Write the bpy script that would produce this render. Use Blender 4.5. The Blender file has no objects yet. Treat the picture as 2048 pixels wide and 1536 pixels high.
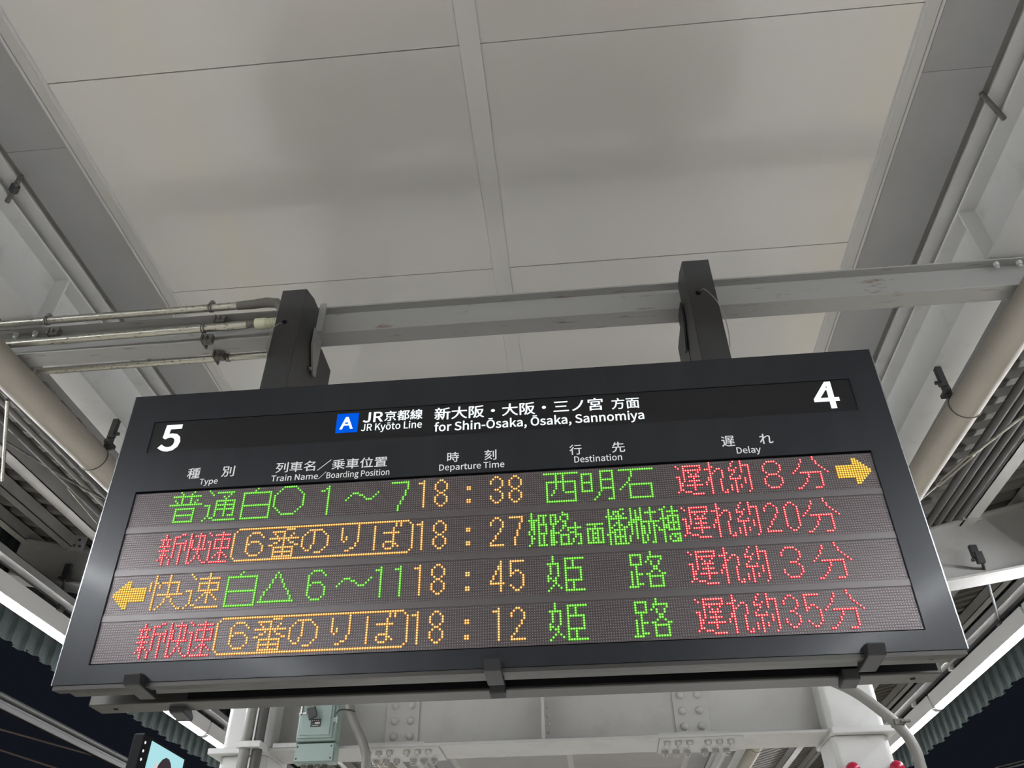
import bpy, math, random
from mathutils import Vector, Matrix

random.seed(7)
SC = bpy.context.scene
C = SC.collection
H = 1.65                      # eye height above the platform; all heights below are given relative to the eye
# ------------------------------------------------------------------ camera, world, exposure
cam_d = bpy.data.cameras.new('camera')
cam = bpy.data.objects.new('camera', cam_d); C.objects.link(cam)
cam_d.sensor_fit = 'HORIZONTAL'; cam_d.sensor_width = 36.0
cam_d.lens = 1582.23 / 2048 * 36.0
cam_d.clip_start = 0.05; cam_d.clip_end = 400
P_, R_, Y_ = math.radians(38.2806), math.radians(0.66797), math.radians(-4.86113)
fwd = Vector((math.sin(Y_) * math.cos(P_), math.cos(Y_) * math.cos(P_), math.sin(P_)))
rgt0 = Vector((math.cos(Y_), -math.sin(Y_), 0)); dwn0 = -rgt0.cross(fwd)
rgt = rgt0 * math.cos(R_) + dwn0 * math.sin(R_)
dwn = -rgt0 * math.sin(R_) + dwn0 * math.cos(R_)
M = Matrix((rgt, -dwn, -fwd)).transposed().to_4x4()
M.translation = Vector((0, 0, H))
cam.matrix_world = M
SC.camera = cam

EXPOSURE = 0.0
TUBE = 150.0                   # strength of the fluorescent covers
vs = SC.view_settings
vs.view_transform = 'Standard'; vs.look = 'None'; vs.exposure = EXPOSURE; vs.gamma = 1.0; vs.use_curve_mapping = False
SC.cycles.use_denoising = True
SC.cycles.max_bounces = 8; SC.cycles.diffuse_bounces = 5; SC.cycles.glossy_bounces = 4
SC.cycles.sample_clamp_indirect = 6.0
W = bpy.data.worlds.new('night_sky'); SC.world = W; W.use_nodes = True
W.node_tree.nodes['Background'].inputs[0].default_value = (0.0062, 0.0074, 0.0112, 1)
W.node_tree.nodes['Background'].inputs[1].default_value = 1.0

# ------------------------------------------------------------------ materials
def mat(name, col, rough=0.5, metal=0.0, spec=0.5, noise=None, emis=None, estr=1.0, bump=None, coat=0.0):
    """noise=(scale, colour2, threshold lo, hi, stretch)"""
    m = bpy.data.materials.new(name); m.use_nodes = True
    nt = m.node_tree; b = nt.nodes['Principled BSDF']
    b.inputs['Base Color'].default_value = (*col, 1)
    b.inputs['Roughness'].default_value = rough
    b.inputs['Metallic'].default_value = metal
    b.inputs['Specular IOR Level'].default_value = spec
    b.inputs['Coat Weight'].default_value = coat
    b.inputs['Coat Roughness'].default_value = 0.12
    if emis:
        b.inputs['Emission Color'].default_value = (*emis, 1)
        b.inputs['Emission Strength'].default_value = estr
    if noise or bump:
        tc = nt.nodes.new('ShaderNodeTexCoord')
        mp = nt.nodes.new('ShaderNodeMapping'); nt.links.new(tc.outputs['Object'], mp.inputs[0])
    if noise:
        sc, c2, lo, hi, st = noise
        mp.inputs['Scale'].default_value = st
        n = nt.nodes.new('ShaderNodeTexNoise'); n.inputs['Scale'].default_value = sc
        n.inputs['Detail'].default_value = 6; n.inputs['Roughness'].default_value = 0.65
        nt.links.new(mp.outputs[0], n.inputs['Vector'])
        r = nt.nodes.new('ShaderNodeMapRange'); r.inputs[1].default_value = lo; r.inputs[2].default_value = hi
        nt.links.new(n.outputs['Fac'], r.inputs[0])
        x = nt.nodes.new('ShaderNodeMix'); x.data_type = 'RGBA'
        x.inputs[6].default_value = (*col, 1); x.inputs[7].default_value = (*c2, 1)
        nt.links.new(r.outputs[0], x.inputs[0]); nt.links.new(x.outputs[2], b.inputs['Base Color'])
    if bump:
        n2 = nt.nodes.new('ShaderNodeTexNoise'); n2.inputs['Scale'].default_value = bump[0]; n2.inputs['Detail'].default_value = 3
        nt.links.new(tc.outputs['Object'], n2.inputs['Vector'])
        bp = nt.nodes.new('ShaderNodeBump'); bp.inputs['Strength'].default_value = bump[1]; bp.inputs['Distance'].default_value = bump[2]
        nt.links.new(n2.outputs['Fac'], bp.inputs['Height']); nt.links.new(bp.outputs[0], b.inputs['Normal'])
    return m
def glow(name, col, s=1.0):
    m = bpy.data.materials.new(name); m.use_nodes = True
    nt = m.node_tree; nt.nodes.clear()
    e = nt.nodes.new('ShaderNodeEmission'); o = nt.nodes.new('ShaderNodeOutputMaterial')
    e.inputs[0].default_value = (*col, 1); e.inputs[1].default_value = s
    nt.links.new(e.outputs[0], o.inputs[0]); return m

one = (1, 1, 1)
PANEL = mat('ceiling_panel_paint', (0.57, 0.556, 0.537), 0.3, coat=0.8, noise=(1.1, (0.55, 0.54, 0.52), 0.35, 0.7, one), bump=(2.2, 0.12, 0.008))
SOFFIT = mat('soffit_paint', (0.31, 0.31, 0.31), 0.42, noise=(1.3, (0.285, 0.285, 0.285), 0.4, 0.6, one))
TRIM = mat('trim_paint', (0.46, 0.455, 0.445), 0.35)
STRIP = mat('cover_strip_paint', (0.57, 0.56, 0.545), 0.35)
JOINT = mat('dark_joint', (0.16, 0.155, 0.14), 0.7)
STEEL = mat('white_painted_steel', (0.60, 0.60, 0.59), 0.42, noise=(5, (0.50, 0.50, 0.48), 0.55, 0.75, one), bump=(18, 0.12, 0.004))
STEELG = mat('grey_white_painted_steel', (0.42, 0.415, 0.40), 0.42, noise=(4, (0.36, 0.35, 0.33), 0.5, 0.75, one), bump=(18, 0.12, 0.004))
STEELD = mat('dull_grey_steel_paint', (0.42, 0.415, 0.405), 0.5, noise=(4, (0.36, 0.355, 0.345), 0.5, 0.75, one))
STEEL_DIRTY = mat('grey_painted_steel', (0.33, 0.33, 0.32), 0.42, noise=(14, (0.17, 0.11, 0.075), 0.60, 0.70, (0.35, 2.4, 1.0)))
CREAM = mat('cream_plastic_pipe', (0.40, 0.37, 0.32), 0.5, spec=0.35, noise=(3, (0.32, 0.29, 0.245), 0.45, 0.75, (1, 0.4, 1)))
GALV = mat('galvanised_steel', (0.42, 0.41, 0.36), 0.36, metal=0.8, noise=(130, (0.05, 0.046, 0.04), 0.56, 0.66, (0.3, 1.0, 1.0)))
GALVD = mat('dull_galvanised_steel', (0.17, 0.165, 0.15), 0.6, metal=0.5, noise=(30, (0.06, 0.05, 0.04), 0.5, 0.7, one))
RAILM = mat('weathered_rail_steel', (0.012, 0.0115, 0.011), 0.55, spec=0.15)
CHAR = mat('charcoal_painted_metal', (0.040, 0.040, 0.042), 0.5, noise=(9, (0.075, 0.073, 0.07), 0.6, 0.85, (1, 1, 0.4)))
FRAME = mat('dark_blue_grey_anodised_metal', (0.014, 0.016, 0.021), 0.32, metal=0.3, spec=0.5, coat=0.13, noise=(3, (0.018, 0.021, 0.027), 0.4, 0.7, (4, 1, 0.3)))
EDGE = mat('bare_metal_edge', (0.42, 0.45, 0.48), 0.25, metal=0.9)
UNDER = mat('board_underside_metal', (0.062, 0.060, 0.057), 0.36, metal=0.5)
BLACK = mat('black_gap', (0.006, 0.006, 0.007), 0.8, spec=0.12)
RUBBER = mat('black_rubber', (0.012, 0.012, 0.014), 0.45)
INSERT = mat('black_header_glass', (0.007, 0.007, 0.009), 0.3, spec=0.4)
LEDBACK = mat('led_module_face', (0.085, 0.071, 0.076), 0.34, metal=0.6, spec=1.0)
SPACER = mat('led_spacer_bar', (0.13, 0.118, 0.122), 0.34, metal=0.6, spec=1.0)
FIN = mat('led_louvre', (0.20, 0.172, 0.178), 0.32, metal=0.5, spec=1.0)
UNLIT = mat('unlit_led_lens', (0.50, 0.46, 0.45), 0.25, spec=0.8)
ROOFM = mat('weathered_roof_plate', (0.19, 0.18, 0.165), 0.6, noise=(4, (0.13, 0.122, 0.11), 0.4, 0.7, one))
BOXG = mat('pale_green_box_paint', (0.27, 0.35, 0.325), 0.35)
TAPE = mat('grey_tape_wrap', (0.13, 0.125, 0.11), 0.75, bump=(90, 0.5, 0.003))
CONDG = mat('grey_pvc_conduit', (0.20, 0.195, 0.18), 0.45)
CONDD = mat('dark_conduit', (0.075, 0.072, 0.068), 0.55)
IVORY = mat('ivory_plastic', (0.62, 0.62, 0.46), 0.35)
WIRE = mat('steel_wire', (0.5, 0.5, 0.48), 0.3, metal=0.9)
BROWNW = mat('brown_wire', (0.022, 0.015, 0.011), 0.8, spec=0.2)
HOUSE = mat('white_lamp_housing', (0.80, 0.80, 0.81), 0.35)
LAMP = glow('fluorescent_cover', (0.96, 0.98, 1.0), TUBE)
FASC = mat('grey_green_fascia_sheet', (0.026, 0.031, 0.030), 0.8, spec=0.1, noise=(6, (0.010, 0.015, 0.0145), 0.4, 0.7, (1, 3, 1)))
FLOOR = mat('platform_paving', (0.62, 0.60, 0.575), 0.5, noise=(6, (0.54, 0.52, 0.49), 0.4, 0.7, one))
TRACK = mat('track_bed', (0.05, 0.045, 0.04), 0.9)
YELLOW = mat('yellow_tactile_paving', (0.55, 0.42, 0.05), 0.6)
RED = mat('red_plastic', (0.45, 0.01, 0.05), 0.3)
PLATE = mat('black_name_plate', (0.02, 0.02, 0.02), 0.4)
PLATEW = mat('name_plate_print', (0.6, 0.6, 0.55), 0.5)
PRINT = glow('backlit_label_print', (0.93, 0.95, 0.94), 0.72)
HEADW = glow('backlit_header_letters', (0.90, 0.98, 1.0), 1.15)
BLUE = glow('backlit_blue_square', (0.0, 0.105, 0.78), 1.0)
SCREEN = glow('advert_screen_light', (0.45, 0.80, 0.86), 0.95)
SCREEN2 = glow('advert_screen_dark_patch', (0.05, 0.035, 0.04), 1.0)
SCREEN3 = glow('advert_screen_pale_patch', (0.75, 0.62, 0.62), 1.0)
SCREEN4 = glow('advert_screen_blue_patch', (0.10, 0.32, 0.62), 1.0)
DOTW = glow('small_white_indicator', (0.9, 0.95, 1.0), 1.0)
LEDC = {'g': (glow('green_led_core', (0.62, 1.7, 0.34), 1.0), glow('green_led_halo', (0.080, 0.50, 0.006), 1.0)),  # second colour of each pair paints the glow round a lit LED
        'a': (glow('amber_led_core', (1.7, 1.18, 0.58), 1.0), glow('amber_led_halo', (0.66, 0.28, 0.016), 1.0)),
        'r': (glow('red_led_core', (2.2, 0.74, 0.66), 1.0), glow('red_led_halo', (0.78, 0.010, 0.040), 1.0)),
        'y': (glow('yellow_led_core', (1.7, 1.2, 0.34), 1.0), glow('yellow_led_halo', (0.66, 0.33, 0.006), 1.0))}

# ------------------------------------------------------------------ mesh helpers
class MB:
    def __init__(s): s.v = []; s.f = []
    def add(s, vs, fs):
        k = len(s.v); s.v += [tuple(p) for p in vs]; s.f += [tuple(i + k for i in f) for f in fs]; return s
    def box(s, x0, x1, y0, y1, z0, z1):
        if x0 > x1: x0, x1 = x1, x0
        if y0 > y1: y0, y1 = y1, y0
        if z0 > z1: z0, z1 = z1, z0
        return s.add([(x0, y0, z0), (x1, y0, z0), (x1, y1, z0), (x0, y1, z0), (x0, y0, z1), (x1, y0, z1), (x1, y1, z1), (x0, y1, z1)],
                     [(0, 3, 2, 1), (4, 5, 6, 7), (0, 1, 5, 4), (1, 2, 6, 5), (2, 3, 7, 6), (3, 0, 4, 7)])
    def prism(s, poly, fn):            # poly = 2D outline, fn(p, t) -> 3D for t = 0, 1
        n = len(poly)
        return s.add([fn(p, 0) for p in poly] + [fn(p, 1) for p in poly],
                     [tuple(range(n)), tuple(range(2 * n - 1, n - 1, -1))] + [(i, i + n, (i + 1) % n + n, (i + 1) % n) for i in range(n)])
    def tube(s, pts, r, n=12, caps=True):
        pts = [Vector(p) for p in pts]; rr = r if isinstance(r, (list, tuple)) else [r] * len(pts)
        k0 = len(s.v); up = None
        for i, p in enumerate(pts):
            d = (pts[min(i + 1, len(pts) - 1)] - pts[max(i - 1, 0)]).normalized()
            if up is None: up = Vector((0, 0, 1)) if abs(d.z) < 0.9 else Vector((1, 0, 0))
            a = d.cross(up).normalized(); b = a.cross(d).normalized(); up = b
            for j in range(n):
                t = 2 * math.pi * j / n
                s.v.append(tuple(p + (a * math.cos(t) + b * math.sin(t)) * rr[i]))
        for i in range(len(pts) - 1):
            for j in range(n):
                q = k0 + i * n; s.f.append((q + j, q + (j + 1) % n, q + n + (j + 1) % n, q + n + j))
        if caps:
            s.f.append(tuple(k0 + j for j in range(n))[::-1]); q = k0 + (len(pts) - 1) * n
            s.f.append(tuple(q + j for j in range(n)))
        return s
    def build(s, name, m, parent=None, smooth=False, bevel=0, raw=False, kind=None, mats=None, fm=None):
        me = bpy.data.meshes.new(name)
        vs = s.v if raw else [(x, y, z + H) for x, y, z in s.v]
        org = Vector((0, 0, 0))
        if not raw:
            lo = [min(v[i] for v in vs) for i in range(3)]; hi = [max(v[i] for v in vs) for i in range(3)]
            org = Vector(((lo[0] + hi[0]) / 2, (lo[1] + hi[1]) / 2, lo[2]))
            vs = [(v[0] - org.x, v[1] - org.y, v[2] - org.z) for v in vs]
        me.from_pydata(vs, [], s.f); me.update()
        for mm in (mats or [m]): me.materials.append(mm)
        if fm: me.polygons.foreach_set('material_index', fm)
        if smooth:
            me.polygons.foreach_set('use_smooth', [True] * len(me.polygons))
            try: me.set_sharp_from_angle(angle=math.radians(40))
            except Exception: pass
        o = bpy.data.objects.new(name, me); C.objects.link(o)
        if parent is not None:
            o.parent = parent; o.location = org - base_of(parent)
        else: o.location = org
        if bevel:
            b = o.modifiers.new('bevel', 'BEVEL'); b.width = bevel; b.segments = 2; b.limit_method = 'ANGLE'
        if kind: o['kind'] = kind
        return o
def base_of(o):
    v = Vector((0, 0, 0))
    while o is not None: v = v + o.location; o = o.parent
    return v
def tag(o, label=None, cat=None, group=None, kind=None):
    if label: o['label'] = label
    if cat: o['category'] = cat
    if group: o['group'] = group
    if kind: o['kind'] = kind
    return o
def empty(name, x, y, z, label=None, cat=None, group=None, kind=None):
    o = bpy.data.objects.new(name, None); C.objects.link(o); o.location = (x, y, z + H); o.empty_display_size = 0.1
    return tag(o, label, cat, group, kind)
def dup(o, parent=None, dx=(0, 0, 0), label=None):
    c = o.copy(); C.objects.link(c); c.parent = parent
    c.location = o.location + Vector(dx)
    if label: c['label'] = label
    for ch in list(o.children): dup(ch, c)
    return c
def hexnut(mb, c, r, h, ax=2, n=6):
    """short prism along an axis from c"""
    k = len(mb.v); vs = []
    for t in (0, h):
        for j in range(n):
            a = 2 * math.pi * j / n; u, w = r * math.cos(a), r * math.sin(a)
            p = [c[0], c[1], c[2]]; p[ax] += t; p[(ax + 1) % 3] += u; p[(ax + 2) % 3] += w; vs.append(tuple(p))
    mb.add(vs, [tuple(range(n)), tuple(range(2 * n - 1, n - 1, -1))] + [(j, j + n, (j + 1) % n + n, (j + 1) % n) for j in range(n)])
    return mb
def dome(mb, c, r, h, d=-1, n=12, ax=1):
    rings = [(1.0, 0), (0.97, 0.35), (0.75, 0.75), (0.4, 0.95)]
    vs = []
    for q, t in rings:
        for j in range(n):
            a = 2 * math.pi * j / n
            p = [c[0], c[1], c[2]]; p[ax] += d * h * t; p[(ax + 1) % 3] += q * r * math.cos(a); p[(ax + 2) % 3] += q * r * math.sin(a); vs.append(tuple(p))
    p = [c[0], c[1], c[2]]; p[ax] += d * h; vs.append(tuple(p))
    fs = []
    for i in range(3):
        for j in range(n): fs.append((i * n + j, i * n + (j + 1) % n, (i + 1) * n + (j + 1) % n, (i + 1) * n + j))
    for j in range(n): fs.append((3 * n + j, 3 * n + (j + 1) % n, 4 * n))
    return mb.add(vs, fs)
XC = -0.296                    # centre line of the platform
def X(r): return XC + r
YA, YB = -20.0, 24.0            # extent of the canopy along the platform

# ------------------------------------------------------------------ the setting: ground
tag(MB().box(X(-4.75), X(4.75), -24, 30, -H - 0.25, -H).build('floor', FLOOR), kind='structure')
for nm, s in (('trim_1', -1), ('trim_2', 1)):
    tag(MB().box(X(s * 3.75), X(s * 4.05), -24, 30, -H + 0.0005, -H + 0.006).build(nm, YELLOW), kind='structure')
tag(MB().box(-30, 30, -9, 60, -H - 1.4, -H - 1.2).build('ground', TRACK), kind='structure')

# ceiling of flat panels with a centre cover strip
ceil = empty('ceiling', XC, 10, 3.08, kind='structure')
PT = 1.245; seams = [1.652 + PT * k for k in range(-17, 19)]
pm = {}
for s in (-1, 1):
    for k in range(len(seams) - 1):
        a, b = seams[k] + 0.0018, seams[k + 1] - 0.0018
        if s not in pm:
            pm[s] = MB().box(X(s * 0.02), X(s * 1.80), a, b, 3.08, 3.10).build('panel', PANEL, ceil, bevel=0.0015); k0 = k
        else:
            o = pm[s].copy(); C.objects.link(o); o.location = pm[s].location + Vector((0, PT * (k - k0), (0.0012 if (k * 7 + s) % 3 == 0 else 0)))
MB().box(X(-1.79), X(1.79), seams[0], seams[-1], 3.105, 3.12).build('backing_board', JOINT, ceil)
for k in range(-6, 11):
    y0 = -3.72 + k * 2.49
    MB().box(X(-0.044), X(0.044), y0 + 0.001, y0 + 2.489, 3.071, 3.0795).build('cover_strip', STRIP, ceil, bevel=0.002)
# added dark gutters, standing in for the shadow band behind each girder
for s in (-1, 1):
    tag(MB().box(X(s * 2.43), X(s * 2.66), YA, YB, 2.84, 2.96).build('shade_gutter', CONDD), 'added dark channel in place of the shadow band behind the %s girder' % {-1: 'left', 1: 'right'}[s], 'shade_gutter')
# edge mouldings, side soffits, dark joints, upper soffit boards
n = 3
for s in (-1, 1):
    m = MB(); m.box(X(s * 1.797), X(s * 1.812), YA, YB, 3.066, 3.10); m.box(X(s * 1.86), X(s * 1.872), YA, YB, 3.064, 3.10)
    m.box(X(s * 1.812), X(s * 1.86), YA, YB, 3.074, 3.10)
    tag(m.build('trim_%d' % n, TRIM, bevel=0.003), kind='structure'); n += 1
for s in (-1, 1):
    so = empty('ceiling_soffit', X(s * 2.0), 10, 3.06, kind='structure')
    k = 0; y = -3.45 - 2.7 * 6
    while y < YB - 1:
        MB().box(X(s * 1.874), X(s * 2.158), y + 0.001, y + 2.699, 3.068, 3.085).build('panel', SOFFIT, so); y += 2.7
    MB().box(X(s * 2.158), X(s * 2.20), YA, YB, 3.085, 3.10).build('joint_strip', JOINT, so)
    MB().box(X(s * 2.192), X(s * 2.50), YA, YB, 3.062, 3.084).build('outer_board', STEEL, so)

# ------------------------------------------------------------------ folded plate roof of the side canopies
def zr(r): return 2.995 + 0.24 * (r - 3.08)
RW = 0.18
def rib_mesh(s):
    prof = [(0, 0), (0.055, 0), (0.075, 0.062), (0.145, 0.062), (0.165, 0), (0.18, 0), (0.18, 0.004), (0.167, 0.004), (0.147, 0.066), (0.073, 0.066), (0.053, 0.004), (0, 0.004)]
    return MB().prism(prof, lambda p, t: (X(s * (2.46 if t == 0 else 4.62)), p[0], zr(2.46 if t == 0 else 4.62) + p[1]))
for s in (-1, 1):
    rf = empty('roof', X(s * 3.5), 8, 3.1, kind='structure')
    y = -1.0; first = None
    for k in range(-95, int((YB - 4 + 1.0) / RW)):
        if first is None:
            first = rib_mesh(s).build('roof_plate', ROOFM, rf); first.location.y += -1.0 + RW * k; kf = k
        else:
            o = first.copy(); C.objects.link(o); o.location = first.location + Vector((0, RW * (k - kf), 0))
# purlins under the roof plates (C sections)
def purlin(r, y0, y1, label, s, w=0.075, h=0.11, m=STEELG):
    z = zr(r) - 0.003
    b = MB()
    b.box(X(s * r), X(s * (r + 0.006)), y0, y1, z - h, z); b.box(X(s * r), X(s * (r + w)), y0, y1, z - 0.006, z); b.box(X(s * r), X(s * (r + w)), y0, y1, z - h, z - h + 0.006)
    return tag(b.build('purlin', m), label, 'steel purlin')
PN = {-1: 'over the platform 5 side', 1: 'over the platform 4 side'}
SD = {-1: 'left', 1: 'right'}
for s in (-1, 1):
    purlin(3.44 if s < 0 else 3.30, YA + 1, YB - 4, 'grey steel purlin under the %s roof plates, the one nearer the drain pipe' % SD[s], s, w=0.10, h=0.12)
    purlin(3.93 if s < 0 else 3.80, YA + 1, YB - 4, 'grey steel purlin under the %s roof plates, the middle one' % SD[s], s)
    purlin(4.40, YA + 1, YB - 4, 'grey steel purlin under the %s roof plates, the outermost one' % SD[s], s)
# eave fascia with vertical ribs
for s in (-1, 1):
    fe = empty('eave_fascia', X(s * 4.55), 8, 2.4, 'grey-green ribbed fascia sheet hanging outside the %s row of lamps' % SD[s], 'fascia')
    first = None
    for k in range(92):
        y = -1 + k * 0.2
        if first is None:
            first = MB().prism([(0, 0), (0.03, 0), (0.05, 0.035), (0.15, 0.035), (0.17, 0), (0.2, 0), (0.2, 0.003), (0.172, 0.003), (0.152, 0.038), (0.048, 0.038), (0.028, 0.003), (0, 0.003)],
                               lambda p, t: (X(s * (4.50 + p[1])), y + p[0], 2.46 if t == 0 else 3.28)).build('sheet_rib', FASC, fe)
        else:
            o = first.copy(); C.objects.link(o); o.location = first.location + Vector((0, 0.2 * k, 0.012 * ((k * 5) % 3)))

# ------------------------------------------------------------------ longitudinal girders
def girder(s):
    g = empty('steel_girder', X(s * 2.33), 10, 2.66, 'long white H-section girder along the %s edge of the ceiling' % SD[s], 'steel beam')
    b = MB(); b.box(X(s * 2.326), X(s * 2.334), YA, YB, 2.665, 3.02).build('web', STEEL, g)
    MB().box(X(s * 2.245), X(s * 2.415), YA, YB, 3.008, 3.022).build('flange', STEEL, g, bevel=0.002)
    MB().box(X(s * 2.245), X(s * 2.415), YA, YB, 2.652, 2.665).build('flange', STEEL, g, bevel=0.002)
    for y in (-2.0, 0.35, 2.69, 5.03, 7.37, 9.7, 12.0, 14.4):
        MB().box(X(s * 2.249), X(s * 2.326), y - 0.006, y + 0.006, 2.665, 3.008).build('stiffener', STEEL, g)
    for y in (2.11,):
        MB().tube([(X(s * 2.14), y - 0.055, 3.04), (X(s * 2.262), y + 0.055, 3.0)], 0.011, 8).build('tie_bar', GALVD, g)
        if s < 0: MB().tube([(X(s * 2.188), y - 0.012, 3.026), (X(s * 2.212), y + 0.012, 3.016)], 0.02, 8).build('tie_nut', CHAR, g)
    return g
girder(-1); girder(1)

# ------------------------------------------------------------------ cross beam that carries the board
cb = empty('cross_beam', XC, 2.69, 2.46, 'grey rust-specked H-section beam crossing below the ceiling behind the board posts', 'steel beam')
x0, x1 = -2.86, 2.30
MB().box(x0, x1, 2.685, 2.691, 2.470, 2.624).build('web', STEEL_DIRTY, cb)
MB().box(x0, x1, 2.640, 2.736, 2.624, 2.632).build('flange', STEEL_DIRTY, cb, bevel=0.0015)
MB().box(x0, x1, 2.640, 2.736, 2.463, 2.471).build('flange', STEEL_DIRTY, cb, bevel=0.0015)
for x in (1.974, 2.073, X(-2.27), X(-2.37)):
    b = MB(); hexnut(b, (x, 2.662, 2.604), 0.013, 0.02); hexnut(b, (x, 2.662, 2.592), 0.007, 0.013, n=8)
    b.build('bolt', STEEL, cb)

# ------------------------------------------------------------------ drain pipes under the girders
def pipe_z(y): return min(2.38 + 0.03 * (y - 2.7), 2.48) if y > 0 else 2.30
for s in (-1, 1):
    xx = X(s * 2.33) if s > 0 else -2.612
    p = empty('drain_pipe', xx, 3, 2.3, 'thick cream drain pipe running along the platform under the %s girder' % SD[s], 'pipe')
    MB().tube([(xx, y, pipe_z(y)) for y in (YA, -5, 2.7, 6, 16, 22)], 0.077, 28).build('pipe_body', CREAM, p, smooth=True)
    for y in (3.45, 7.0, 10.5):
        b = MB(); zz = pipe_z(y); pts = []
        for j in range(25):
            a = 2 * math.pi * j / 24; pts.append((xx + 0.080 * math.cos(a), y, zz + 0.080 * math.sin(a)))
        b.tube(pts, 0.003, 6, caps=False)
        b.build('wire_strap', GALVD, p)
        b = MB().box(xx - s * 0.075, xx - s * 0.045, y - 0.02, y + 0.01, zz + 0.055, 2.650)
        b.box(xx - s * 0.085, xx - s * 0.06, y - 0.05, y + 0.03, zz + 0.07, zz + 0.09); b.box(xx - s * 0.10, xx - s * 0.06, y - 0.035, y - 0.02, zz + 0.11, zz + 0.125); b.box(xx - s * 0.10, xx - s * 0.06, y - 0.01, y + 0.005, zz + 0.145, zz + 0.16)
        b.build('hanger_clip', CHAR, p)

# ------------------------------------------------------------------ parallel conduits beyond the pipes
for s in (-1, 1):
    for i, (x, z, r) in enumerate(((2.62, 2.80, 0.026), (2.70, 2.82, 0.026), (2.785, 2.835, 0.024), (2.865, 2.85, 0.024)) if s > 0 else ((-3.19, 2.80, 0.026), (-3.29, 2.815, 0.018), (-3.40, 2.83, 0.026))):
        nth = ('nearest the drain pipe', 'second from the drain pipe', 'third from the drain pipe', 'farthest from the drain pipe')[i]
        if s < 0 and i == 1: nth = 'thin pale one between two dark ones'
        b = MB().tube([(x, y, z) for y in (-2, 3, 5.55)], r, 10)
        tag(b.build('conduit', CONDG if (s < 0 and i == 1) else CONDD, smooth=True), 'conduit under the %s roof plates, %s' % (SD[s], nth), 'conduit', 'conduits beside the %s drain pipe' % SD[s])

# ------------------------------------------------------------------ portal frame: columns, cross girder, arms
YP = 5.85
def column(s):
    x0_, x1_ = (-2.54, -2.20) if s < 0 else (1.585, 1.955)
    g = empty('steel_column', (x0_ + x1_) / 2, YP, -H, 'white square steel column at the %s end of the bolted girder' % SD[s], 'column')
    b = MB(); ch = 0.03
    prof = [(x0_ + ch, 5.67), (x1_ - ch, 5.67), (x1_, 5.67 + ch), (x1_, 6.03 - ch), (x1_ - ch, 6.03), (x0_ + ch, 6.03), (x0_, 6.03 - ch), (x0_, 5.67 + ch)]
    b.prism(prof, lambda p, t: (p[0], p[1], -H if t == 0 else 1.385)); b.build('lower_shaft', STEEL, g, bevel=0.01)
    b = MB(); b.prism(prof, lambda p, t: (p[0], p[1], 1.425 if t == 0 else 2.62)); b.build('upper_shaft', STEEL, g, bevel=0.01)
    MB().box(x0_ - (0.065 if s < 0 else 0), x1_ + (0.05 if s > 0 else 0), 5.61, 6.09, 1.385, 1.425).build('collar_plate', STEEL, g, bevel=0.006)
    MB().box(x0_ - 0.03, x1_ + 0.03, 5.64, 6.06, -H, -H + 0.03).build('base_plate', STEEL, g)
    if s > 0:
        b = MB().box(x0_ - 0.02, x1_ + 0.03, 5.64, 5.67, 1.135, 1.175); b.box(x1_, x1_ + 0.03, 5.64, 5.9, 1.135, 1.175); b.box(x0_ - 0.03, x0_, 5.64, 5.9, 1.135, 1.175)
        b.build('strap', GALV, g)
        for xx in (1.665, 1.935):
            dome(MB(), (xx, 5.63, 1.168), 0.045, 0.05).build('red_cap', RED, g, smooth=True)
column(-1); column(1)
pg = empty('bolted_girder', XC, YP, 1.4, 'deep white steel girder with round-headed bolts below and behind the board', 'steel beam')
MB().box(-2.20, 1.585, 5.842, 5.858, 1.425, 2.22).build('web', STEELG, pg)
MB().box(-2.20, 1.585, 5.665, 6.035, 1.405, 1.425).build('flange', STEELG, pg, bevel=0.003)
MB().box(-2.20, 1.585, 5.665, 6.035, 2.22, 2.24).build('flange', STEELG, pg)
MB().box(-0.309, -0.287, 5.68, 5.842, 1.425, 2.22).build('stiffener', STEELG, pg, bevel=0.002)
b = MB()
for k in range(14): dome(b, (-0.272 + 0.004 * (k % 3), 5.79, 1.44 + k * 0.055), 0.010, 0.02, n=6)
b.build('weld_seam', STEELG, pg, smooth=True)
for cx in (-1.308, 0.728):
    MB().box(cx - 0.118, cx + 0.118, 5.828, 5.842, 1.47, 2.18).build('splice_plate', STEELG, pg, bevel=0.002)
    for z in (1.513, 1.617, 1.722, 1.827, 1.932, 2.037, 2.142):
        for dx in (-0.059, 0.059):
            dome(MB(), (cx + dx, 5.828, z), 0.027, 0.022, n=16).build('bolt', STEELG, pg, smooth=True)
    MB().box(cx - 0.26, cx + 0.20, 5.672, 5.82, 1.425, 1.437).build('splice_plate', STEELG, pg, bevel=0.001)
    MB().box(cx - 0.25, cx + 0.30, 5.672, 6.03, 1.393, 1.405).build('splice_plate', STEELG, pg, bevel=0.001)
    for yy in (5.72, 5.96):
        for i, dx in enumerate((-0.20, -0.125, -0.05, 0.07, 0.145, 0.22)):
            b = MB(); hexnut(b, (cx + dx, yy, 1.367), 0.024, 0.026); hexnut(b, (cx + dx, yy, 1.352), 0.013, 0.015, n=10)
            b.build('bolt', STEELG, pg)
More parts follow.
